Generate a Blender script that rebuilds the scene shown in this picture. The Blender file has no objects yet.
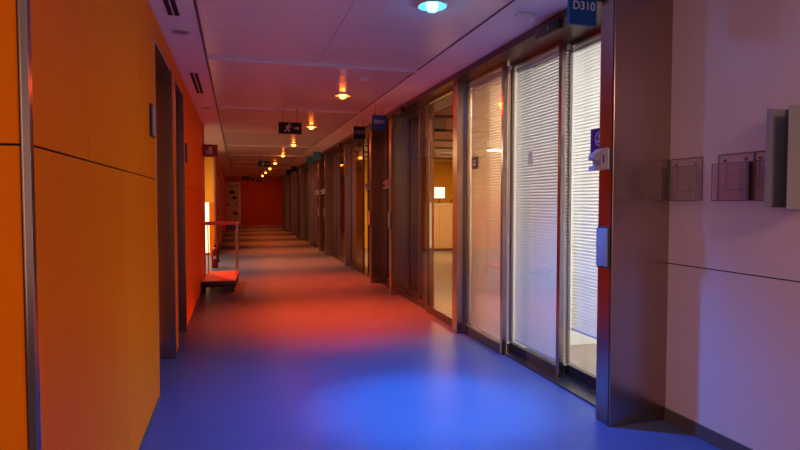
import bpy, bmesh, math, random
from mathutils import Vector, Matrix
random.seed(4)
R = math.radians
SC = bpy.context.scene
COL = SC.collection
H = 1.45        # eye height
CZ = 2.805      # ceiling height
XL = -0.56      # left wall face
XR = 2.72       # right wall face
YEND = 33.0

# ------------------------------------------------------------------ camera
cd = bpy.data.cameras.new('camera'); cam = bpy.data.objects.new('camera', cd); COL.objects.link(cam)
cam.location = (0, 0, H)
cam.rotation_euler = (R(90 - 2.33), 0, R(-15.75))
cd.sensor_width = 36; cd.lens = 578 / 800 * 36; cd.clip_start = 0.05; cd.clip_end = 200
SC.camera = cam

# ------------------------------------------------------------------ world, exposure
w = bpy.data.worlds.new('world'); SC.world = w; w.use_nodes = True
w.node_tree.nodes['Background'].inputs[0].default_value = (0.06, 0.05, 0.09, 1)
w.node_tree.nodes['Background'].inputs[1].default_value = 0.2
SC.view_settings.view_transform = 'Standard'
SC.view_settings.look = 'None'
SC.view_settings.gamma = 1
SC.view_settings.use_curve_mapping = False
SC.view_settings.exposure = 0.0

# ------------------------------------------------------------------ lights
BLUE = (0.0, 0.20, 1.0)
RED = (1.0, 0.048, 0.005)
def area(name, loc, rot, sx, sy, power, color):
    l = bpy.data.lights.new(name, 'AREA'); l.shape = 'RECTANGLE'; l.size = sx; l.size_y = sy
    l.energy = power; l.color = color
    o = bpy.data.objects.new(name, l); COL.objects.link(o); o.location = loc; o.rotation_euler = rot
    return o
def spot(name, loc, power, color, size=150, blend=0.35, rad=0.04):
    l = bpy.data.lights.new(name, 'SPOT'); l.energy = power; l.color = color
    l.spot_size = R(size); l.spot_blend = blend; l.shadow_soft_size = rad
    o = bpy.data.objects.new(name, l); COL.objects.link(o); o.location = loc
    return o
def disk(name, loc, power, color):
    o = area(name, loc, (0, 0, 0), .07, .07, power, color); o.data.shape = 'DISK'; return o
LX = 1.305
LAMPY = [3.81, 7.3, 10.5, 13.9, 17.2, 20.7, 24.1, 27.6, 31.0]
P_BLUE, P_RED = 600, 1800
for i, y in enumerate(LAMPY):
    if i == 0:
        disk('blue_downlight_glow', (LX, y, CZ - .075), 5, (.12, .16, 1.0))
        spot('blue_downlight_beam', (LX, y, CZ - .075), P_BLUE, BLUE, 104, 1.0)
        spot('blue_downlight_core', (LX, y, CZ - .075), P_BLUE * 1.1, (0, .36, 1), 42, .8)
    else:
        RC = RED if i < 3 else (1.0, .12, .015)
        disk('red_downlight_glow', (LX, y, CZ - .075), 9 if i < 4 else 4, RC)
        spot('red_downlight_beam', (LX, y, CZ - .075), P_RED * (1.0, 1.5, 1.0, .8, .7, .6, .5, .4, .3)[i], RC, 80, 1.0)
# unseen lobby behind the camera: added fill lights that warm the foreground
area('added_overhead_fill', (1.75, -.5, 2.77), (0, 0, 0), .6, 1.2, 56, (1.0, .58, .44))
area('added_rear_fill', (-.3, -3.3, 1.6), (R(90), 0, 0), 3.6, 2.0, 16, (1.0, .60, .50))
area('added_side_fill', (-3.35, -.4, 1.6), (0, R(-90), 0), 2.0, 2.4, 26, (1.0, .62, .46))
# rooms behind the glass
area('daylight_window', (5.75, 4.0, 1.5), (0, R(90), 0), 2.4, 1.6, 90, (1.0, .96, .94))
area('added_anteroom_fill', (3.9, 5.45, 2.72), (0, 0, 0), .9, .5, 120, (1.0, .70, .42))  # added warm lamp in an invented anteroom, lights the cream blind
for k, (x, y) in enumerate([(5.2, 9.5), (5.2, 14.0), (4.6, 20.0), (4.6, 27.0)]):
    area('office_panel_light', (x, y, 2.68), (0, 0, 0), 1.2, .6, (6, 165, 14, 14)[k], (1.0, .66, .34))
area('side_room_light', (-1.6, 13.6, 2.76), (0, 0, 0), .4, .4, 170, (1.0, .60, .30))

# ------------------------------------------------------------------ materials
def mat(name, col, rough=.5, metal=0.0, noise=0.0, nscale=8, stretch=None, bump=0.0, coat=0.0, emis=None, es=0.0, spec=.5, aniso=0.0):
    m = bpy.data.materials.new(name); m.use_nodes = True
    nt = m.node_tree; b = nt.nodes['Principled BSDF']
    b.inputs['Base Color'].default_value = (*col, 1)
    b.inputs['Roughness'].default_value = rough
    b.inputs['Metallic'].default_value = metal
    b.inputs['Specular IOR Level'].default_value = spec
    b.inputs['Coat Weight'].default_value = coat
    b.inputs['Anisotropic'].default_value = aniso
    if emis:
        b.inputs['Emission Color'].default_value = (*emis, 1); b.inputs['Emission Strength'].default_value = es
    if noise > 0 or bump > 0:
        tc = nt.nodes.new('ShaderNodeTexCoord'); mp = nt.nodes.new('ShaderNodeMapping')
        nz = nt.nodes.new('ShaderNodeTexNoise'); nz.inputs['Scale'].default_value = nscale; nz.inputs['Detail'].default_value = 4
        if stretch: mp.inputs['Scale'].default_value = stretch
        nt.links.new(tc.outputs['Object'], mp.inputs[0]); nt.links.new(mp.outputs[0], nz.inputs['Vector'])
        if noise > 0:
            mx = nt.nodes.new('ShaderNodeMix'); mx.data_type = 'RGBA'
            mx.inputs[6].default_value = (*[c * (1 - noise) for c in col], 1)
            mx.inputs[7].default_value = (*[min(1, c * (1 + noise)) for c in col], 1)
            nt.links.new(nz.outputs['Fac'], mx.inputs[0]); nt.links.new(mx.outputs[2], b.inputs['Base Color'])
        if bump > 0:
            bp = nt.nodes.new('ShaderNodeBump'); bp.inputs['Strength'].default_value = bump; bp.inputs['Distance'].default_value = .01
            nt.links.new(nz.outputs['Fac'], bp.inputs['Height']); nt.links.new(bp.outputs[0], b.inputs['Normal'])
    return m
def glassmat(name, tint, refl=1.0, rough=.0, f0=1.5):
    m = bpy.data.materials.new(name); m.use_nodes = True; nt = m.node_tree; nt.nodes.clear()
    out = nt.nodes.new('ShaderNodeOutputMaterial'); mix = nt.nodes.new('ShaderNodeMixShader')
    tr = nt.nodes.new('ShaderNodeBsdfTransparent'); gl = nt.nodes.new('ShaderNodeBsdfGlossy')
    lw = nt.nodes.new('ShaderNodeLayerWeight'); lw.inputs[0].default_value = .5
    pw = nt.nodes.new('ShaderNodeMath'); pw.operation = 'POWER'; pw.inputs[1].default_value = 4.5
    mu = nt.nodes.new('ShaderNodeMath'); mu.operation = 'MULTIPLY_ADD'; mu.inputs[1].default_value = .8 * refl; mu.inputs[2].default_value = .045 * refl; mu.use_clamp = True
    tr.inputs[0].default_value = (*tint, 1); gl.inputs[0].default_value = (1, 1, 1, 1); gl.inputs['Roughness'].default_value = rough
    nt.links.new(lw.outputs['Facing'], pw.inputs[0]); nt.links.new(pw.outputs[0], mu.inputs[0]); nt.links.new(mu.outputs[0], mix.inputs[0])
    nt.links.new(tr.outputs[0], mix.inputs[1]); nt.links.new(gl.outputs[0], mix.inputs[2]); nt.links.new(mix.outputs[0], out.inputs[0])
    return m
def emit(name, col, s):
    m = bpy.data.materials.new(name); m.use_nodes = True; nt = m.node_tree; nt.nodes.clear()
    out = nt.nodes.new('ShaderNodeOutputMaterial'); e = nt.nodes.new('ShaderNodeEmission')
    e.inputs[0].default_value = (*col, 1); e.inputs[1].default_value = s
    nt.links.new(e.outputs[0], out.inputs[0]); return m
M = {}
M['orange'] = mat('orange_laminate', (.88, .20, .002), .5, spec=.06, noise=.03, nscale=1.5)
M['yellow'] = mat('yellow_paint', (.90, .46, .012), .6, noise=.03, nscale=2)
M['pale'] = mat('pale_laminate', (.70, .57, .54), .42, noise=.03, nscale=1.5)
M['gap'] = mat('black_joint', (.012, .010, .010), .8)
M['gypsum'] = mat('white_gypsum', (.85, .83, .83), .75, noise=.02, nscale=3)
M['plank'] = mat('satin_ceiling_metal', (.80, .78, .80), .26, metal=.1, noise=.03, nscale=2, stretch=(1, 12, 1))
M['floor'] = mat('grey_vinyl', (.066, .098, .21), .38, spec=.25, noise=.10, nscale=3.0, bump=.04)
M['steel'] = mat('brushed_steel', (.45, .33, .27), .25, metal=1, noise=.08, nscale=6, stretch=(14, 14, .4), bump=.02)
M['darksteel'] = mat('dark_steel', (.22, .19, .18), .22, metal=1)
M['frame'] = mat('door_frame_steel', (.38, .31, .29), .22, metal=1, noise=.06, nscale=6, stretch=(14, 14, .4))
M['rail'] = mat('dark_floor_rail', (.07, .06, .06), .3, metal=.7)
M['black'] = mat('black_plastic', (.015, .015, .017), .35)
M['darkgrey'] = mat('dark_grey_paint', (.06, .055, .06), .5)
M['grey'] = mat('grey_painted_metal', (.30, .29, .31), .45)
M['greyin'] = mat('dark_grey_liner', (.10, .10, .13), .5)
M['white'] = mat('white_plastic', (.75, .74, .76), .35)
M['offwhite'] = mat('aged_plastic', (.45, .43, .44), .4)
M['wall_white'] = mat('white_wall', (.82, .80, .77), .7, noise=.02, nscale=2)
M['cream'] = mat('cream_board', (.62, .54, .36), .5)
M['glass'] = glassmat('clear_glass', (.93, .95, .94), 1.0, .0)
M['tint'] = glassmat('bronze_glass', (.82, .75, .66), .7, .0)
M['smoke'] = glassmat('smoked_bronze_glass', (.52, .38, .26), .8, .05)
M['acrylic'] = glassmat('clear_acrylic', (.975, .96, .97), 1.0, .03)
M['acryledge'] = mat('acrylic_edge', (.20, .13, .15), .2)
M['slat'] = mat('white_slat', (.80, .77, .74), .5)
M['cream_slat'] = mat('cream_slat', (.80, .70, .56), .5)
M['signblue'] = mat('blue_sign', (.006, .07, .28), .5, spec=.2)
M['signnavy'] = mat('navy_sign', (.010, .018, .05), .5, spec=.2)
M['signteal'] = mat('teal_sign', (.03, .20, .30), .4)
M['text'] = mat('white_lettering', (.55, .60, .68), .5)
M['purple'] = mat('purple_sticker', (.09, .02, .30), .4)
M['red'] = mat('red_paint', (.22, .008, .012), .35)
M['exitblack'] = mat('exit_black', (.010, .012, .011), .5, spec=.15)
M['exitwhite'] = mat('exit_pictogram', (.5, .62, .5), .4)
M['screen'] = emit('lit_screen', (1.0, .97, .93), 2.6)
M['bulbblue'] = emit('blue_bulb', (.015, .5, 1.0), 70)
M['bulbred'] = emit('orange_bulb', (1.0, .17, .012), 55)
M['slit'] = emit('lit_window_slit', (1.0, .66, .32), 3.2)
M['daywin'] = emit('day_window', (.95, .97, 1.0), 1.6)
M['fill_pane'] = emit('added_fill_pane', (1.0, .62, .5), .25)  # dim glow for the panes of the invented lobby windows
M['rubber'] = mat('black_rubber', (.02, .02, .02), .7)
M['brown'] = mat('brown_plate', (.10, .06, .05), .4)
M['cartred'] = mat('red_cart_deck', (.75, .20, .12), .35)
M['tube'] = mat('cart_tube', (.6, .55, .52), .25, metal=1)
M['sky_sill'] = mat('skirting', (.10, .085, .085), .5)
M['paper'] = mat('paper', (.7, .68, .66), .7)
def backlit_paper():
    m = bpy.data.materials.new('backlit_paper'); m.use_nodes = True; nt = m.node_tree; b = nt.nodes['Principled BSDF']
    b.inputs['Base Color'].default_value = (.8, .78, .76, 1)
    t = nt.nodes.new('ShaderNodeBsdfTranslucent'); t.inputs[0].default_value = (.9, .88, .86, 1)
    x = nt.nodes.new('ShaderNodeMixShader'); x.inputs[0].default_value = .6
    nt.links.new(b.outputs[0], x.inputs[1]); nt.links.new(t.outputs[0], x.inputs[2]); nt.links.new(x.outputs[0], nt.nodes['Material Output'].inputs[0])
    return m
M['notepaper'] = backlit_paper()

# ------------------------------------------------------------------ mesh helpers
class MB:
    def __init__(s): s.b = bmesh.new()
    def box(s, x0, x1, y0, y1, z0, z1, bev=0.0, rot=None, about=None):
        t = bmesh.new(); bmesh.ops.create_cube(t, size=1)
        for v in t.verts:
            v.co = Vector(((x0 + x1) / 2 + v.co.x * (x1 - x0), (y0 + y1) / 2 + v.co.y * (y1 - y0), (z0 + z1) / 2 + v.co.z * (z1 - z0)))
        if bev > 0: bmesh.ops.bevel(t, geom=t.edges[:], offset=bev, segments=2, affect='EDGES', profile=.5)
        if rot is not None:
            c = Vector(about) if about else Vector(((x0 + x1) / 2, (y0 + y1) / 2, (z0 + z1) / 2))
            for v in t.verts: v.co = rot @ (v.co - c) + c
        s.merge(t); return s
    def merge(s, t):
        me = bpy.data.meshes.new('t'); t.to_mesh(me); t.free(); s.b.from_mesh(me); bpy.data.meshes.remove(me)
    def cyl(s, p, q, r, n=16, r2=None):
        p, q = Vector(p), Vector(q); d = q - p; t = bmesh.new()
        bmesh.ops.create_cone(t, cap_ends=True, segments=n, radius1=r, radius2=r if r2 is None else r2, depth=d.length)
        m = Matrix.Translation((p + q) / 2) @ d.to_track_quat('Z', 'Y').to_matrix().to_4x4()
        bmesh.ops.transform(t, matrix=m, verts=t.verts); s.merge(t); return s
    def lathe(s, prof, c=(0, 0, 0), n=24):
        rings = []
        for r, z in prof:
            rings.append([s.b.verts.new((c[0] + r * math.cos(2 * math.pi * k / n), c[1] + r * math.sin(2 * math.pi * k / n), c[2] + z)) for k in range(n)])
        for a, b in zip(rings, rings[1:]):
            for k in range(n): s.b.faces.new((a[k], a[(k + 1) % n], b[(k + 1) % n], b[k]))
        if prof[0][0] > 1e-5: s.b.faces.new(rings[0])
        if prof[-1][0] > 1e-5: s.b.faces.new(rings[-1][::-1])
        return s
    def prism(s, pts, axis, a0, a1):
        def co(u, v, a): return {'x': (a, u, v), 'y': (u, a, v), 'z': (u, v, a)}[axis]
        A = [s.b.verts.new(co(u, v, a0)) for u, v in pts]; B = [s.b.verts.new(co(u, v, a1)) for u, v in pts]
        s.b.faces.new(A); s.b.faces.new(B[::-1])
        for k in range(len(pts)):
            j = (k + 1) % len(pts); s.b.faces.new((A[k], B[k], B[j], A[j]))
        return s
    def build(s, name, m, parent=None, smooth=False, origin=None):
        bmesh.ops.recalc_face_normals(s.b, faces=s.b.faces)
        me = bpy.data.meshes.new(name); s.b.to_mesh(me); s.b.free()
        me.materials.append(M[m] if isinstance(m, str) else m)
        if smooth:
            for p in me.polygons: p.use_smooth = True
            me.set_sharp_from_angle(angle=R(40))
        o = bpy.data.objects.new(name, me); COL.objects.link(o)
        if parent is not None:
            o.parent = parent
        return o
def tag(o, label=None, cat=None, group=None, kind=None):
    if label: o['label'] = label
    if cat: o['category'] = cat
    if group: o['group'] = group
    if kind: o['kind'] = kind
    return o
def empty(name, loc=(0, 0, 0), rz=0):
    o = bpy.data.objects.new(name, None); COL.objects.link(o); o.location = loc; o.rotation_euler.z = rz; o.empty_display_size = .05
    return o
def struct(o): o['kind'] = 'structure'; return o
def copy_tree(o, parent=None):
    c = o.copy(); COL.objects.link(c); c.parent = parent
    for ch in [k for k in COL.objects if k.parent == o]: copy_tree(ch, c)
    return c
def relabel(o, label, group=None):
    o['label'] = label
    if group: o['group'] = group
def text_mesh(name, s, size, m, parent, loc, rot, bold=0.0, align='CENTER'):
    c = bpy.data.curves.new(name, 'FONT'); c.body = s; c.size = size; c.extrude = .001; c.align_x = align; c.align_y = 'CENTER'; c.offset = bold
    t = bpy.data.objects.new('tmp', c); COL.objects.link(t)
    bpy.context.view_layer.update()
    me = bpy.data.meshes.new_from_object(t.evaluated_get(bpy.context.evaluated_depsgraph_get()))
    bpy.data.objects.remove(t); bpy.data.curves.remove(c)
    me.materials.clear(); me.materials.append(M[m])
    o = bpy.data.objects.new(name, me); COL.objects.link(o); o.parent = parent; o.location = loc; o.rotation_euler = rot
    return o

# ================================================================== STRUCTURE
struct(MB().box(-3.6, XR + .02, -3.6, YEND + .1, -.1, 0).build('floor', 'floor'))
struct(MB().box(XR + .02, 9.1, 2.9, YEND + .1, -.1, -.002).build('floor', mat('office_floor', (.34, .26, .19), .3, noise=.05, nscale=3)))
# corridor ceiling: gypsum margins + metal planks running across in pairs
struct(MB().box(-3.6, -.27, -3.6, YEND + .1, CZ, CZ + .1).box(1.82, XR + .1, -3.6, YEND + .1, CZ, CZ + .1)
       .box(-.27, 1.82, -3.6, YEND + .1, CZ + .03, CZ + .1).build('ceiling', 'gypsum'))
pl = MB(); y = -3.5
while y < YEND - .1:
    for x0, x1 in ((-.256, .779), (.783, 1.81)):
        pl.box(x0, x1, y + .0015, min(y + .285, YEND) - .0015, CZ + .002, CZ + .022)
    y += .286
o = struct(pl.build('ceiling', 'plank'))
st = MB()
for k in range(-2, 11):
    yy = 5.76 + 2.92 * k
    if -3.4 < yy < 32: st.box(-.25, 1.80, yy - .012, yy + .012, CZ - .022, CZ + .004)
struct(st.build('trim_1', 'white'))
# thin shadow-gap lips beside the planks
struct(MB().box(-.262, -.25, -3.5, YEND, CZ - .004, CZ + .02).box(1.806, 1.818, -3.5, YEND, CZ - .004, CZ + .02).build('trim_2', 'darkgrey'))

SEAM = 1.61
def panel_wall(name, axis, face, thick, spans_up, spans_lo, seam, z0, z1, material, sgn):
    """dark core with thin laminate panels on its visible face; panels are children"""
    a0 = min(spans_up[0][0], spans_lo[0][0]); a1 = max(spans_up[-1][1], spans_lo[-1][1])
    def bx(mb, u0, u1, f0, f1, za, zb, bev=0):
        f0, f1 = min(f0, f1), max(f0, f1)
        if axis == 'y': mb.box(f0, f1, u0, u1, za, zb, bev)
        else: mb.box(u0, u1, f0, f1, za, zb, bev)
        return mb
    core = struct(bx(MB(), a0, a1, face + sgn * .012, face + sgn * thick, 0, z1).build(name, 'gap'))
    g = .0035
    for u0, u1 in spans_up: bx(MB(), u0 + g, u1 - g, face, face + sgn * .012, seam + g, z1 - .002, .001).build('wall_panel', material, core)
    for u0, u1 in spans_lo: bx(MB(), u0 + g, u1 - g, face, face + sgn * .012, z0, seam - g, .001).build('wall_panel', material, core)
    return core
# near left wall, return wall, and the stretches between the door recesses
TOPD = 2.64
panel_wall('wall_left', 'y', XL, .3, [(1.885, 2.53), (2.53, 3.77), (3.77, 4.53)], [(1.885, 3.25), (3.25, 4.53)], SEAM, .03, CZ, 'orange', -1)
panel_wall('wall_return', 'x', 1.866, .3, [(-3.3, -1.55), (-1.55, -.584)], [(-3.3, -1.55), (-1.55, -.584)], SEAM, .03, CZ, 'orange', 1)
panel_wall('wall_left', 'y', XL, .3, [(5.69, 5.95)], [(5.69, 5.95)], SEAM, .03, CZ, 'orange', -1)
panel_wall('wall_left', 'y', XL, .3, [(6.86, 8.3), (8.3, 10.7)], [(6.86, 8.9), (8.9, 10.7)], SEAM, .03, CZ, 'orange', -1)
panel_wall('wall_left', 'y', XL, .3, [(16.5, 19), (19.9, 24), (24.9, YEND)], [(16.5, 19), (19.9, 24), (24.9, YEND)], SEAM, .03, CZ, 'orange', -1)
for a, b in ((4.53, 5.69), (5.95, 6.86)):
    struct(MB().box(XL - .3, XL, a, b, TOPD, CZ).build('wall_left', 'orange'))
# metal corner profile at the near corner
cp = MB().box(XL - .017, XL + .003, 1.852, 1.884, 0, CZ, .002)
cp.box(XL - .022, XL - .017, 1.86, 1.884, 0, CZ)
struct(cp.build('trim_3', 'frame'))
# skirting
struct(MB().box(XL - .01, XL + .004, 1.9, 4.53, 0, .028).box(XL - .01, XL + .004, 6.86, 10.7, 0, .028).build('baseboard_left', 'sky_sill'))
struct(MB().box(XR - .012, XR + .01, -3.5, 3.155, 0, .085).build('baseboard_right', 'sky_sill'))
# right near wall
panel_wall('wall_right', 'y', XR, .2, [(-3.5, .6), (.6, 3.30)], [(-3.5, .6), (.6, 3.30)], 1.045, .085, CZ, 'pale', 1)
# lobby shell behind the camera
struct(MB().box(-3.6, -3.4, -3.6, 2.2, 0, CZ).build('wall_lobby', 'pale'))
struct(MB().box(-3.6, XR + .2, -3.7, -3.5, 0, CZ).build('wall_back', 'pale'))
# invented, unseen windows and ceiling luminaire, added to house the fill lights
wl = struct(empty('invented_window_3', (-.3, -3.5, 1.6)))
MB().box(-1.8, 1.8, .0, .02, -1.0, 1.0).build('pane', 'fill_pane', wl)
MB().box(-1.86, 1.86, 0, .06, 1.0, 1.06).box(-1.86, 1.86, 0, .06, -1.06, -1.0).box(-1.86, -1.8, 0, .06, -1, 1).box(1.8, 1.86, 0, .06, -1, 1).box(-.03, .03, .02, .06, -1, 1).build('frame', 'white', wl)
wl = struct(empty('invented_window_4', (-3.4, -.4, 1.6)))
MB().box(0, .02, -1.2, 1.2, -1.0, 1.0).build('pane', 'fill_pane', wl)
MB().box(0, .04, -1.26, 1.26, 1.0, 1.06).box(0, .04, -1.26, 1.26, -1.06, -1.0).box(0, .04, -1.26, -1.2, -1, 1).box(0, .04, 1.2, 1.26, -1, 1).build('frame', 'white', wl)
struct(MB().box(1.42, 2.08, -1.13, .13, 2.775, CZ + .002).build('trim_30', 'white'))  # invented luminaire housing above the overhead fill
# end of corridor
e = struct(MB().box(-1.2, XR + .3, YEND, YEND + .15, 0, CZ).build('wall_end', 'orange'))
struct(MB().box(.22, XR, YEND - .03, YEND, 0, .12).build('baseboard_end', 'pale'))

# left doors in recesses
def left_door(name, y0, y1, top):
    r = struct(empty(name, (XL - .15, (y0 + y1) / 2, 0)))
    ym = (y1 - y0) / 2
    f = MB()
    f.box(-.15, .152, ym - .03, ym + .0, 0, top, .003)      # far jamb
    f.box(-.15, .152, -ym, -ym + .03, 0, top, .003)
    f.box(-.15, .15, -ym + .03, ym - .03, top - .03, top, .002)
    f.box(.146, .156, ym - .055, ym - .03, 0, top)           # raised lip of the jamb
    f.build('frame', 'frame', r)
    l = MB().box(-.10, -.06, -ym + .03, ym - .03, .01, top - .03, .002).build('leaf', 'orange', r)
    h = MB().cyl((-.055, -ym + .13, 1.02), (-.02, -ym + .13, 1.02), .012).cyl((-.02, -ym + .13, 1.02), (-.02, -ym + .26, 1.02), .010)
    h.build('handle', 'steel', l, True)
    return r
left_door('door_1', 4.53, 5.69, TOPD)
left_door('door_2', 5.95, 6.86, TOPD)
for a, n in ((19.0, 'door_3'), (24.0, 'door_4')):
    left_door(n, a, a + .9, TOPD - .2)
    struct(MB().box(XL - .3, XL, a, a + .9, TOPD - .2, CZ).build('wall_left', 'orange'))
# steel jambs of the side opening
struct(MB().box(XL - .3, XL + .02, 10.7, 10.76, 0, CZ, .003).build('trim_4', 'frame'))
struct(MB().box(XL - .04, XL + .005, 16.40, 16.44, 0, CZ, .003).build('trim_5', 'frame'))
# side room with warm light: yellow upper wall, orange lower panel and a bright slit
struct(MB().box(-3.6, XL - .3, 10.5, 10.7, 0, CZ).build('wall_side_near', 'wall_white'))
struct(MB().box(-3.6, -3.5, 10.7, 16.7, 0, CZ).build('wall_side_left', 'yellow'))
struct(MB().box(-3.5, XL - .04, 16.44, 16.7, 1.42, CZ).build('wall_side_far', 'yellow'))
struct(MB().box(-.725, XL - .04, 16.44, 16.7, 0, 1.42).box(-3.5, -.83, 16.44, 16.7, 0, 1.42).build('wall_side_far', 'orange'))
wn = struct(empty('window_1', (-.777, 16.52, 0)))
MB().box(-.05, .05, -.06, -.05, .06, 1.42).build('pane', 'slit', wn)
MB().box(-.053, .053, -.08, -.02, 0, .06).build('sill', 'frame', wn)

# end door, pale with notices
d = struct(empty('door_5', (-.24, YEND, 0)))
MB().box(-.43, .43, -.05, -.0, 0, 2.5).build('frame', 'frame', d)
dl = MB().box(-.38, .38, -.08, -.05, .02, 2.44, .004).build('leaf', 'white', d)
for (x, z, ww, hh) in ((-.02, 1.95, .26, .18), (.12, 1.66, .22, .14), (-.25, 1.25, .08, .10), (.16, 1.27, .07, .08), (.16, .80, .22, .14)):
    MB().box(x - ww / 2, x + ww / 2, -.086, -.08, z - hh / 2, z + hh / 2).build('notice', 'signnavy', dl)

# right side: rooms behind the glass
struct(MB().box(XR + .2, 6.0, 2.9, 3.0, 0, 2.78).build('wall_room_near', 'wall_white'))
struct(MB().box(2.57, 6.0, 5.09, 5.13, 0, 2.74).build('wall_partition', 'wall_white'))  # invented partition, added to keep daylight and warm anteroom light apart
struct(MB().box(2.74, 9.1, 6.0, 6.10, 0, 2.78).build('wall_partition', 'wall_white'))
struct(MB().box(5.9, 6.0, 3.0, 6.0, 0, 2.78).build('wall_outer', 'wall_white'))
struct(MB().box(9.0, 9.1, 6.1, YEND, 0, 2.78).build('wall_outer', 'wall_white'))
struct(MB().box(2.84, 9.0, 17.6, 17.75, 0, 2.78).build('wall_office', 'yellow'))
struct(MB().box(XR + .1, 9.1, 2.9, YEND + .1, 2.74, 2.86).build('ceiling', 'wall_white'))
cb = MB()
for yy in (8.2, 9.8, 11.4, 13.0, 14.6, 16.2): cb.box(2.85, 8.9, yy - .03, yy + .03, 2.70, 2.74)
struct(cb.build('trim_6', 'darkgrey'))
wd = struct(empty('window_2', (5.88, 4.0, 0)))
MB().box(-.02, 0, -.85, .85, .3, 2.7).build('pane', 'daywin', wd)
MB().box(-.05, 0, -.9, -.85, .25, 2.74).box(-.05, 0, .85, .9, .25, 2.74).box(-.05, 0, -.9, .9, .25, .3).build('frame', 'white', wd)

# header fascia above all the doors
struct(MB().box(2.24, 2.80, 3.31, YEND, 2.745, CZ).build('trim_7', mat('bronze_header', (.16, .09, .07), .35, metal=.9)))

# ------------------------------------------------------------------ glazed sliding doors on the right
GT = 2.72
def slats(x, y0, y1, z0, z1, pitch, wdt, ang):
    m = MB(); z = z0; ca, sa = math.cos(ang), math.sin(ang)
    while z < z1:
        v = []
        for t, sag in ((-.5, 0), (0, .0025), (.5, 0)):
            dx = t * wdt * ca; dz = t * wdt * sa + sag
            v.append((m.b.verts.new((x + dx, y0, z + dz)), m.b.verts.new((x + dx, y1, z + dz))))
        for a, b in zip(v, v[1:]): m.b.faces.new((a[0], a[1], b[1], b[0]))
        z += pitch
    for yy in (y0 + .15, (y0 + y1) / 2, y1 - .15): m.box(x - .001, x + .001, yy - .001, yy + .001, z0, z1)
    return m
door_no = [5]
def door_panel(X, y0, y1, z0=.0, glass='glass', blind=None, st=.045, t=.045):
    """one glazed leaf in the plane X (its corridor-side face)"""
    door_no[0] += 1
    r = struct(empty('door_%d' % door_no[0], (X, (y0 + y1) / 2, 0)))
    h = (y1 - y0) / 2
    f = MB().box(0, t, -h, -h + st, z0, GT + .03, .003).box(0, t, h - st, h, z0, GT + .03, .003)
    f.box(0.001, t - .001, -h + st, h - st, GT - .01, GT + .03)
    f.build('frame', 'frame', r)
    MB().box(.0, t, -h + st, h - st, z0, .095, .003).build('bottom_rail', 'rail', r)
    MB().box(.006, .012, -h + st, -h + st + .008, .095, GT - .01).box(.006, .012, h - st - .008, h - st, .095, GT - .01).build('gasket', 'black', r)
    MB().box(.018, .026, -h + st, h - st, .095, GT - .01).build('glass_pane', glass, r)
    if blind:
        kind, zb, ang, m = blind
        b = slats(t + .035, -h + .02, h - .02, zb, GT - .04, .027, .027, ang)
        bo = b.build('blind', m, r)
        MB().box(t + .02, t + .05, -h + .02, h - .02, GT - .04, GT - .005).box(t + .024, t + .046, -h + .02, h - .02, zb - .03, zb - .012).build('blind_rail', 'white', bo)
    return r
def post(x0, x1, y0, y1, n, m='steel'):
    return struct(MB().box(x0, x1, y0, y1, 0, 2.745, .004).build('trim_%d' % n, m))
# bay 1 (D310)
door_panel(2.63, 3.33, 4.28, blind=('s', .40, R(28), 'slat'))
door_panel(2.51, 4.14, 5.08, blind=('s', .13, R(56), 'slat'))
door_panel(2.39, 4.94, 5.90, blind=('s', .13, R(68), 'cream_slat'))
post(2.31, 2.48, 5.90, 6.04, 8)
# bay 2: clear, office beyond
door_panel(2.38, 6.05, 7.17, glass='tint', st=.026)
door_panel(2.43, 7.14, 7.66, glass='tint', st=.026)
door_panel(2.54, 7.59, 8.58, glass='smoke')
# bay between the paired pillars
door_panel(2.55, 8.76, 9.98, glass='smoke')
# further bays
tn = 9
for (a, b, c) in ((10.16, 12.80, 15.5), (16.9, 19.4, 22.0), (23.6, 26.0, 28.5), (30.1, 31.5, 32.9)):
    w1 = (b - a) / 2
    door_panel(2.56, a, a + w1 + .04, glass='smoke'); door_panel(2.44, a + w1 - .04, b, glass='smoke')
    post(2.33, 2.5, b, b + .13, tn); tn += 1
    w2 = (c - b - .13) / 2
    door_panel(2.44, b + .13, b + .13 + w2 + .04, glass='smoke'); door_panel(2.56, b + .13 + w2 - .04, c, glass='smoke')
for a, b in ((15.68, 16.72), (22.18, 23.42), (28.68, 29.92)):
    door_panel(2.55, a, b, glass='smoke')
# sills on the floor in front of the leaves
struct(MB().box(2.42, 2.74, 3.31, YEND - .1, 0, .012).build('trim_%d' % tn, 'rail')); tn += 1

# ================================================================== THINGS
# --- steel pillars
PY = [3.16, 8.60, 10.0, 15.52, 16.74, 22.02, 23.44, 28.52, 29.94]
pillar_lab = ['wide brushed steel pillar nearest the camera, beside the pale wall',
 'steel pillar just beyond the clear glass door showing the yellow office',
 'steel pillar under the second hanging blue sign, third along the right side',
 'fourth steel pillar along the right side, past the two nearest hanging signs',
 'fifth steel pillar along the right side, under the teal hanging signs',
 'sixth steel pillar along the right side of the corridor',
 'seventh steel pillar along the right side of the corridor',
 'eighth steel pillar along the right side, far down the corridor',
 'farthest steel pillar on the right, close to the orange end wall']
proto = None
for i, y in enumerate(PY):
    if proto is None:
        proto = empty('steel_pillar', (2.29, y, 0))
        MB().box(0, .53, 0, .15, 0, CZ - .002, .004).build('cladding', 'steel', proto)
        MB().box(-.003, .002, .012, .015, .0, CZ - .01).build('joint', 'gap', proto)
        o = proto
    else:
        o = copy_tree(proto); o.location = (2.29, y, 0)
    tag(o, pillar_lab[i], 'pillar', 'steel pillars along the right side')

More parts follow.
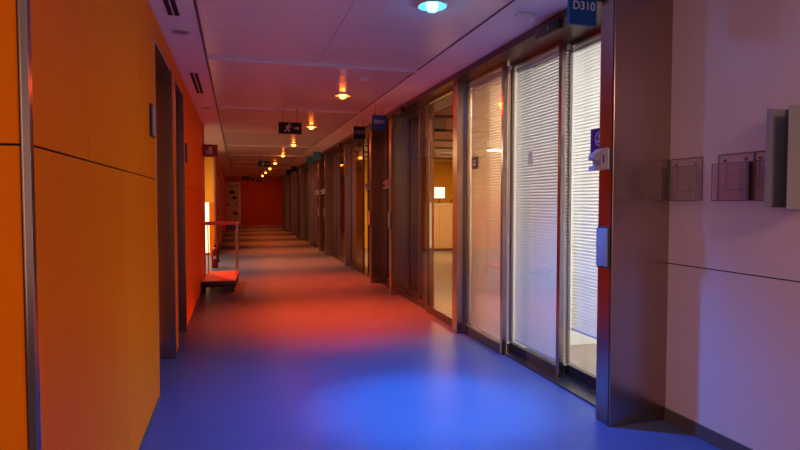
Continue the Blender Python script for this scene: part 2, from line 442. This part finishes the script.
# --- ceiling downlights
lamp_lab = ['blue glowing round downlight nearest the camera']
ords = ['nearest', 'second', 'third', 'fourth', 'fifth', 'sixth', 'seventh', 'farthest']
lamp_lab += ['%s orange glowing downlight in the row along the corridor ceiling' % k for k in ords]
def lamp(bulb):
    r = empty('ceiling_downlight')
    MB().lathe([(.038, -.001), (.070, -.008), (.098, -.022), (.103, -.020), (.106, 0), (.038, 0)]).build('trim_ring', 'white', r, True)
    MB().lathe([(.0001, -.056), (.024, -.054), (.036, -.046), (.040, -.02), (.040, -.001)]).build('bulb', bulb, r, True)
    return r
lp = None
for i, y in enumerate(LAMPY):
    if i == 0: o = lamp('bulbblue')
    elif lp is None: lp = o = lamp('bulbred')
    else: o = copy_tree(lp)
    o.location = (LX, y, CZ + .002)
    tag(o, lamp_lab[i], 'ceiling light', 'downlights along the corridor ceiling')

# unlit recessed downlights on the left margin
rp = empty('recessed_downlight', (-.42, 4.98, CZ))
MB().lathe([(.062, -.001), (.075, -.008), (.090, -.006), (.092, 0), (.062, 0)]).build('trim_ring', 'white', rp, True)
MB().lathe([(.0001, -.003), (.061, -.003), (.061, 0)]).build('reflector', 'grey', rp, True)
tag(rp, 'unlit round recessed downlight in the left ceiling margin between the two slot diffusers', 'ceiling light', 'unlit downlights in the left ceiling margin')
o = copy_tree(rp); o.location = (-.42, 8.9, CZ)
relabel(o, 'unlit round recessed downlight farther along the left margin, past the second diffuser')

# slot diffusers
def diffuser(y0, y1):
    r = empty('slot_diffuser', (-.42, (y0 + y1) / 2, CZ)); h = (y1 - y0) / 2
    MB().box(-.055, -.045, -h, h, -.005, 0).box(.035, .045, -h, h, -.005, 0).box(-.010, 0, -h, h, -.006, 0).box(-.055, .045, -h - .01, -h, -.005, 0).box(-.055, .045, h, h + .01, -.005, 0).build('frame', 'white', r)
    MB().box(-.045, -.010, -h, h, -.003, 0).box(0, .035, -h, h, -.003, 0).build('slot', 'gap', r)
    return r
tag(diffuser(3.0, 4.55), 'twin slot air diffuser in the left ceiling margin nearest the camera', 'air vent', 'slot diffusers in the left ceiling margin')
tag(diffuser(6.5, 7.7), 'twin slot air diffuser in the left ceiling margin, second from the camera', 'air vent', 'slot diffusers in the left ceiling margin')

# --- hanging room signs
def room_sign(x, y, color, txt, label, wdt=.20, z0=2.5, h=.21, group='hanging room signs on the right'):
    r = empty('room_sign', (x, y, z0))
    s = wdt / 2
    MB().box(-s, s, -.012, .012, 0, h, .002).build('plate', color, r)
    for q in (-s * .5, s * .5): MB().lathe([(.003, h - .002), (.003, CZ - z0 - .008), (.010, CZ - z0 - .006), (.010, CZ - z0)], (q, 0, 0), 12).build('hanger', 'darksteel', r)
    if txt: text_mesh('lettering', txt, .070, 'text', r, (0.004, -.0135, .112), (R(90), 0, 0), .0008)
    tag(r, label, 'sign', group); return r
room_sign(2.05, 3.156, 'signblue', 'D310', 'large blue hanging sign lettered D310 beside the nearest steel pillar', .19, 2.53, .22)
room_sign(1.945, 8.0, 'signblue', 'D311', 'bright blue hanging sign, second from the camera', z0=2.46)
room_sign(2.00, 9.6, 'signnavy', 'D312', 'dark navy hanging sign, third from the camera')
room_sign(1.98, 14.8, 'signteal', None, 'teal hanging sign, nearer one of the first teal pair')
room_sign(1.98, 16.3, 'signteal', None, 'teal hanging sign, farther one of the first teal pair')
room_sign(1.98, 20.9, 'signnavy', None, 'small dark blue hanging sign, nearer one of the distant pair')
room_sign(1.98, 23.2, 'signnavy', None, 'small dark blue hanging sign, farther one of the distant pair')

# --- exit signs
def exit_sign(x, y, z0, label, wdt=.33, h=.175):
    r = empty('exit_sign', (x, y, z0)); s = wdt / 2
    MB().box(-s, s, -.02, .02, 0, h, .003).build('housing', 'exitblack', r)
    m = MB(); Y0, Y1 = -.0225, -.020
    def seg(ax, az, bx, bz, t=.011):
        d = Vector((bx - ax, bz - az)).normalized(); n = Vector((-d.y, d.x)) * t / 2
        m.prism([(ax + n.x, az + n.y), (bx + n.x, bz + n.y), (bx - n.x, bz - n.y), (ax - n.x, az - n.y)], 'y', Y0, Y1)
    m.cyl((-.012, Y0, .142), (-.012, Y1, .142), .013, 12)
    seg(-.020, .125, -.040, .082, .024)                      # torso leaning
    seg(-.020, .120, .008, .100); seg(.008, .100, .025, .112) # front arm
    seg(-.026, .120, -.055, .115); seg(-.055, .115, -.066, .092)
    seg(-.040, .085, -.012, .062, .014); seg(-.012, .062, -.020, .030, .013)
    seg(-.042, .082, -.058, .052, .014); seg(-.058, .052, -.090, .046, .013)
    m.build('pictogram', 'exitwhite', r); m = MB()
    seg(.055, .088, .105, .088, .012); seg(.095, .108, .125, .088, .012); seg(.095, .068, .125, .088, .012)
    m.build('arrow', 'exitwhite', r)
    MB().box(-s, s, -.022, -.020, 0, .006).box(-s, s, -.022, -.020, h - .006, h).build('border', 'grey', r)
    for q in (-s * .6, s * .6): MB().cyl((q, 0, h), (q, 0, CZ - z0), .004, 8).build('hanger', 'darksteel', r)
    tag(r, label, 'exit sign', 'hanging exit signs'); return r
exit_sign(.76, 8.6, 2.43, 'black running-man exit sign hanging nearest the camera')
exit_sign(.76, 17.0, 2.43, 'black running-man exit sign, second along the corridor')
exit_sign(.40, 26.5, 2.40, 'distant exit sign on the left of the far pair')
exit_sign(.80, 25.0, 2.28, 'distant exit sign on the right of the far pair, hanging lower', .33, .175)

# --- red fire sign on left wall
r = empty('fire_sign', (XL, 10.55, 2.22))
MB().box(.0, .25, -.008, .008, 0, .215, .002).build('plate', 'red', r)
MB().box(.10, .16, -.010, -.008, .05, .15).prism([(.10, .15), (.16, .15), (.145, .18), (.115, .18)], 'y', -.010, -.008).box(.06, .08, -.010, -.008, .05, .12).build('pictogram', 'text', r)
MB().box(-.004, .0, -.02, .02, .03, .185).build('bracket', 'darksteel', r)
tag(r, 'small red fire equipment sign sticking out from the end of the orange wall', 'sign')

# --- left wall door plates
def door_plate(y, z0, label):
    r = empty('door_plate', (XL, y, z0))
    MB().box(0, .016, -.08, .08, 0, .22, .002).build('holder', 'black', r)
    MB().box(.016, .019, -.05, .072, .015, .205, .001).build('insert', 'grey', r)
    tag(r, label, 'sign', 'door plates on the left wall'); return r
door_plate(4.30, 1.89, 'dark-edged name plate on the orange wall just before the first door recess')
door_plate(7.10, 1.90, 'dark-edged name plate on the orange wall just past the second door recess')

# --- motion sensors on the header (black) over the doors
def door_sensor(x, y, label):
    r = empty('door_sensor', (x, y, 2.67))
    MB().box(-.055, .0, -.16, .16, .0, .075, .012).build('housing', 'black', r, True)
    MB().box(-.060, -.052, -.10, .10, .012, .045, .003).build('lens', 'darkgrey', r)
    MB().cyl((-.058, -.05, .028), (-.066, -.05, .028), .018, 16).build('eye', 'darksteel', r, True)
    tag(r, label, 'sensor', 'black door sensors on the header'); return r
door_sensor(2.24, 3.83, 'black motion sensor on the header beside the D310 sign')
door_sensor(2.24, 7.85, 'black motion sensor on the header over the clear glass door')
door_sensor(2.24, 12.9, 'black motion sensor on the header farther along, past the navy sign')

# --- white detector on the ceiling soffit
r = empty('smoke_detector', (2.03, 3.84, CZ))
MB().box(-.075, .075, -.045, .045, -.035, 0, .010).build('body', 'white', r, True)
MB().cyl((0.045, -.02, -.060), (.045, -.02, -.03), .016, 16).build('sensor_head', 'white', r, True)
MB().box(-.078, .078, -.02, -.012, -.024, -.016).build('vent_slot', 'grey', r)
tag(r, 'white box detector on the ceiling margin above the second glass panel', 'detector')
r = empty('ceiling_sensor', (1.355, 6.3, CZ))
MB().box(-.05, .05, -.05, .05, -.022, .004, .006).build('body', 'white', r, True)
MB().lathe([(.0001, -.035), (.02, -.033), (.026, -.022)]).build('dome', 'white', r, True)
tag(r, 'small square white sensor on the ceiling before the nearest orange downlight', 'sensor')

# --- hand sanitizer dispensers
def sanitizer(y, label, z0=1.655):
    r = empty('sanitizer_dispenser', (2.286, y, z0))
    MB().box(-.012, 0, -.045, .045, 0, .135, .004).build('wall_plate', 'white', r, True)
    MB().prism([(-.008, .005), (-.060, -.008), (-.068, .06), (-.055, .128), (-.008, .140)], 'y', -.042, .042).build('body', 'offwhite', r)
    MB().prism([(-.055, .125), (-.068, .055), (-.100, .058), (-.108, .072), (-.100, .095)], 'y', -.03, .03).build('lever', 'offwhite', r)
    MB().prism([(-.060, -.008), (-.064, .024), (-.098, .022), (-.100, -.012)], 'y', -.035, .035).build('drip_tray', 'offwhite', r)
    MB().box(-.050, -.040, -.044, -.042, .04, .09).build('level_window', 'darkgrey', r)
    tag(r, label, 'dispenser', 'sanitizer dispensers on the steel pillars'); return r
sanitizer(3.235, 'white hand sanitizer dispenser on the nearest steel pillar')
sanitizer(8.67, 'small white sanitizer dispenser on the second steel pillar')
sanitizer(10.07, 'small white sanitizer dispenser on the third steel pillar')
sanitizer(15.6, 'small white sanitizer dispenser on the fourth steel pillar')
sanitizer(16.82, 'small white sanitizer dispenser on the fifth steel pillar')

# --- switch plates on the pillars
def switch_plate(y, label):
    r = empty('switch_plate', (2.287, y, 1.02))
    MB().box(-.010, 0, -.062, .062, 0, .27, .003).build('surround', 'darkgrey', r)
    MB().box(-.022, -.010, -.055, .058, .012, .258, .003).build('cover', 'grey', r, True)
    tag(r, label, 'switch', 'tall switch plates on the steel pillars'); return r
switch_plate(3.235, 'tall lilac-grey switch plate on the nearest steel pillar')
switch_plate(8.67, 'tall pale switch plate on the second steel pillar')
switch_plate(10.07, 'tall pale switch plate on the third steel pillar')
switch_plate(15.6, 'tall pale switch plate on the fourth steel pillar')
switch_plate(16.82, 'tall pale switch plate on the fifth steel pillar')

# --- stickers on the glass
r = empty('hand_hygiene_sticker', (2.646, 3.80, 1.80))
MB().box(-.001, .002, -.12, .135, -.01, .205).build('sheet', 'purple', r)
ic = MB()
n = 28
ring = [(math.cos(2 * math.pi * k / n), math.sin(2 * math.pi * k / n)) for k in range(n)]
for k in range(n):
    a, b = ring[k], ring[(k + 1) % n]
    ic.prism([(a[0] * .055 + .02, a[1] * .055 + .125), (b[0] * .055 + .02, b[1] * .055 + .125), (b[0] * .046 + .02, b[1] * .046 + .125), (a[0] * .046 + .02, a[1] * .046 + .125)], 'x', -.0025, -.001)
ic.prism([(.055, .105), (.02, .092), (-.012, .10), (-.018, .112), (.01, .108), (.05, .12)], 'x', -.0025, -.001)
ic.prism([(.02, .165), (.035, .140), (.02, .122), (.005, .140)], 'x', -.0025, -.001)
ic.build('icon', 'white', r)
MB().box(-.0025, -.001, -.10, .08, .020, .028).build('caption_line', 'text', r)
tag(r, 'purple hand hygiene sticker with white round icon on the brightest glass panel', 'sticker')
r = empty('paper_note', (2.5265, 4.67, 1.78))
MB().prism([(-.055, 0), (.05, 0), (.04, .11), (-.03, .11)], 'x', -.001, .001).build('sheet', 'notepaper', r)
MB().box(-.003, -.002, -.02, .025, .085, .09).build('fold_line', 'grey', r)
tag(r, 'small pale paper note stuck on the middle blinded glass panel', 'note')
r = empty('door_button', (2.4065, 5.63, 1.79))
MB().box(-.008, .002, -.075, .075, 0, .125, .002).build('plate', 'brown', r)
MB().box(-.012, -.008, -.03, .03, .035, .06).box(-.012, -.008, -.03, .03, .072, .092).build('label_strip', 'white', r)
tag(r, 'small dark brown plate on the cream blinded glass panel', 'sign')

# --- acrylic holders on right wall
def holder(y0, y1, label, pocket=True):
    r = empty('brochure_holder', (XR, (y0 + y1) / 2, 1.455)); h = (y1 - y0) / 2; hh = .265
    MB().box(-.007, -.003, -h, h, 0, hh).build('back_sheet', 'acrylic', r)
    MB().box(-.052, -.048, -h, h, 0, hh * .80).box(-.048, -.007, -h, h, 0, .004).box(-.048, -.007, -h, -h + .003, 0, hh * .8).box(-.048, -.007, h - .003, h, 0, hh * .8).build('front_pocket', 'acrylic', r)
    e = MB()
    e.box(-.053, -.047, -h, h, -.003, .003)
    e.box(-.053, -.048, -h, h, hh * .80 - .002, hh * .80 + .002)
    e.box(-.008, -.002, -h, h, hh - .003, hh + .002)
    for q in (-h, h): e.box(-.053, -.049, q - .0015, q + .0015, 0, hh * .8).box(-.008, -.003, q - .0015, q + .0015, 0, hh)
    e.box(-.053, -.049, h * .1, h * .1 + .003, .06, hh * .8)
    e.box(-.053, -.049, -h * .9, h * .1, .058, .061)
    e.build('edge', 'acryledge', r)
    for q in (-h * .6, h * .6): MB().cyl((-.012, q, hh - .035), (0, q, hh - .035), .008, 12).build('screw', 'steel', r, True)
    tag(r, label, 'brochure holder', 'clear acrylic holders on the pale wall'); return r
holder(2.88, 3.152, 'clear acrylic wall holder nearest the steel pillar')
holder(2.52, 2.76, 'clear acrylic wall holder in the middle of the three')
holder(2.352, 2.51, 'clear acrylic wall holder mostly hidden behind the grey metal box')

# --- grey U-shaped metal dispenser bracket
r = empty('glove_box_bracket', (XR, 2.285, 1.42)); hh = .50
MB().box(-.012, .0, -.058, .050, 0, hh, .001).build('back_plate', 'greyin', r)
MB().box(-.115, -.0, -.062, -.058, -.008, hh, .0008).build('side_flange', 'grey', r)
MB().box(-.115, -.0, .050, .060, 0, hh, .0008).box(-.121, -.115, .028, .060, 0, hh, .0008).build('side_flange', 'grey', r)
MB().box(-.10, -.012, -.058, .050, 0, .004).build('bottom_shelf', 'greyin', r)
tag(r, 'grey folded metal wall bracket at the right edge, beside the acrylic holders', 'bracket')

# --- trolley
r = empty('platform_trolley', (-.265, 10.2, 0), R(-3))
MB().box(-.27, .27, -.68, .68, .155, .185, .01).build('deck_frame', 'darksteel', r, True)
dk = MB()
for k in range(9): dk.box(-.25, .25, -.65 + k * .146, -.54 + k * .146, .185, .200, .003)
for q in (-.25, -.005, .24): dk.box(q, q + .015, -.66, .66, .186, .196)
dk.build('deck', 'cartred', r)
MB().box(-.275, .275, -.69, -.67, .10, .185, .006).build('bumper', 'black', r, True)
for (x, y) in ((-.22, -.58), (.22, -.58), (-.22, .58), (.22, .58)):
    cst = MB().box(x - .03, x + .03, y - .03, y + .03, .135, .155).box(x - .028, x - .024, y - .02, y + .03, .05, .14).box(x + .024, x + .028, y - .02, y + .03, .05, .14).build('caster', 'darksteel', r)
    MB().cyl((x - .019, y, .055), (x + .019, y, .055), .055, 20).build('wheel', 'rubber', cst, True)
for (x, y) in ((-.25, -.1), (.25, -.1), (-.25, .42), (.25, .42)): MB().cyl((x, y, .185), (x, y, 1.06), .011, 12).build('upright', 'tube', r, True)
MB().box(-.28, .28, -.22, .46, 1.06, 1.075, .004).box(-.28, .28, -.22, -.205, 1.075, 1.10, .003).box(-.28, .28, .445, .46, 1.075, 1.10, .003).box(-.28, -.265, -.22, .46, 1.075, 1.10, .003).box(.265, .28, -.22, .46, 1.075, 1.10, .003).build('top_tray', 'cartred', r)
MB().box(.10, .24, -.19, -.10, .98, 1.06, .012).build('latch', 'black', r, True)
tag(r, 'red slatted trolley with tall uprights and top tray beside the left wall', 'trolley')

# --- fire extinguisher
r = empty('fire_extinguisher', (-.475, 13.2, 0))
MB().lathe([(.060, 0), (.068, .01), (.070, .03), (.070, .36), (.060, .41), (.035, .44), (.022, .45)]).build('cylinder', 'red', r, True)
MB().cyl((0, 0, .45), (0, 0, .50), .018).box(-.015, .015, -.09, .02, .50, .515, .003).box(-.012, .012, -.085, .01, .53, .542, .003, Matrix.Rotation(R(-12), 3, 'X')).build('valve', 'black', r, True)
hs = MB(); pts = [Vector((.02, 0, .49)), Vector((.075, -.01, .46)), Vector((.085, -.01, .34)), Vector((.078, -.01, .2))]
for a, b in zip(pts, pts[1:]): hs.cyl(a, b, .010, 10)
hs.cyl(pts[-1], (.078, -.01, .12), .012, 12, .02)
hs.build('hose', 'rubber', r, True)
MB().box(-.03, .03, -.0725, -.069, .20, .27).build('label_band', 'paper', r)
tag(r, 'red fire extinguisher standing on the floor behind the trolley', 'fire extinguisher')

# --- office seen through the clear door
r = empty('reception_cabinet', (5.9, 16.0, 0))
MB().box(-.9, 1.2, 0, .6, .06, 1.36, .004).build('body', 'cream', r)
MB().box(-.88, 1.18, .02, .58, 0, .06).build('plinth', 'darkgrey', r)
MB().box(-.93, 1.23, -.03, .63, 1.36, 1.40, .004).build('top', 'white', r)
for k in range(3): MB().box(-.88 + k * .69, -.88 + k * .69 + .68, -.018, 0, .08, 1.34, .003).build('door', 'cream', r)
tag(r, 'tall cream cabinet in the yellow office behind the clear glass door', 'cabinet')
r = empty('computer_monitor', (5.78, 16.2, 1.40))
MB().box(-.19, .19, -.02, .02, .12, .50, .006).build('housing', 'black', r, True)
MB().box(-.165, .165, -.024, -.02, .145, .475).build('screen', 'screen', r)
MB().box(-.03, .03, -.005, .03, .02, .14).box(-.10, .10, -.07, .08, 0, .02, .005).build('stand', 'black', r)
tag(r, 'monitor with a bright white screen on the cream cabinet', 'monitor')
r = empty('desk_phone', (6.26, 16.15, 1.40))
MB().prism([(-.11, 0), (.11, 0), (.11, .075), (-.11, .035)], 'x', -.11, .11).build('base', 'black', r)
MB().cyl((-.09, -.08, .075), (-.09, .09, .10), .02, 12).build('handset', 'black', r, True)
tag(r, 'black desk phone on the cream cabinet right of the monitor', 'phone')
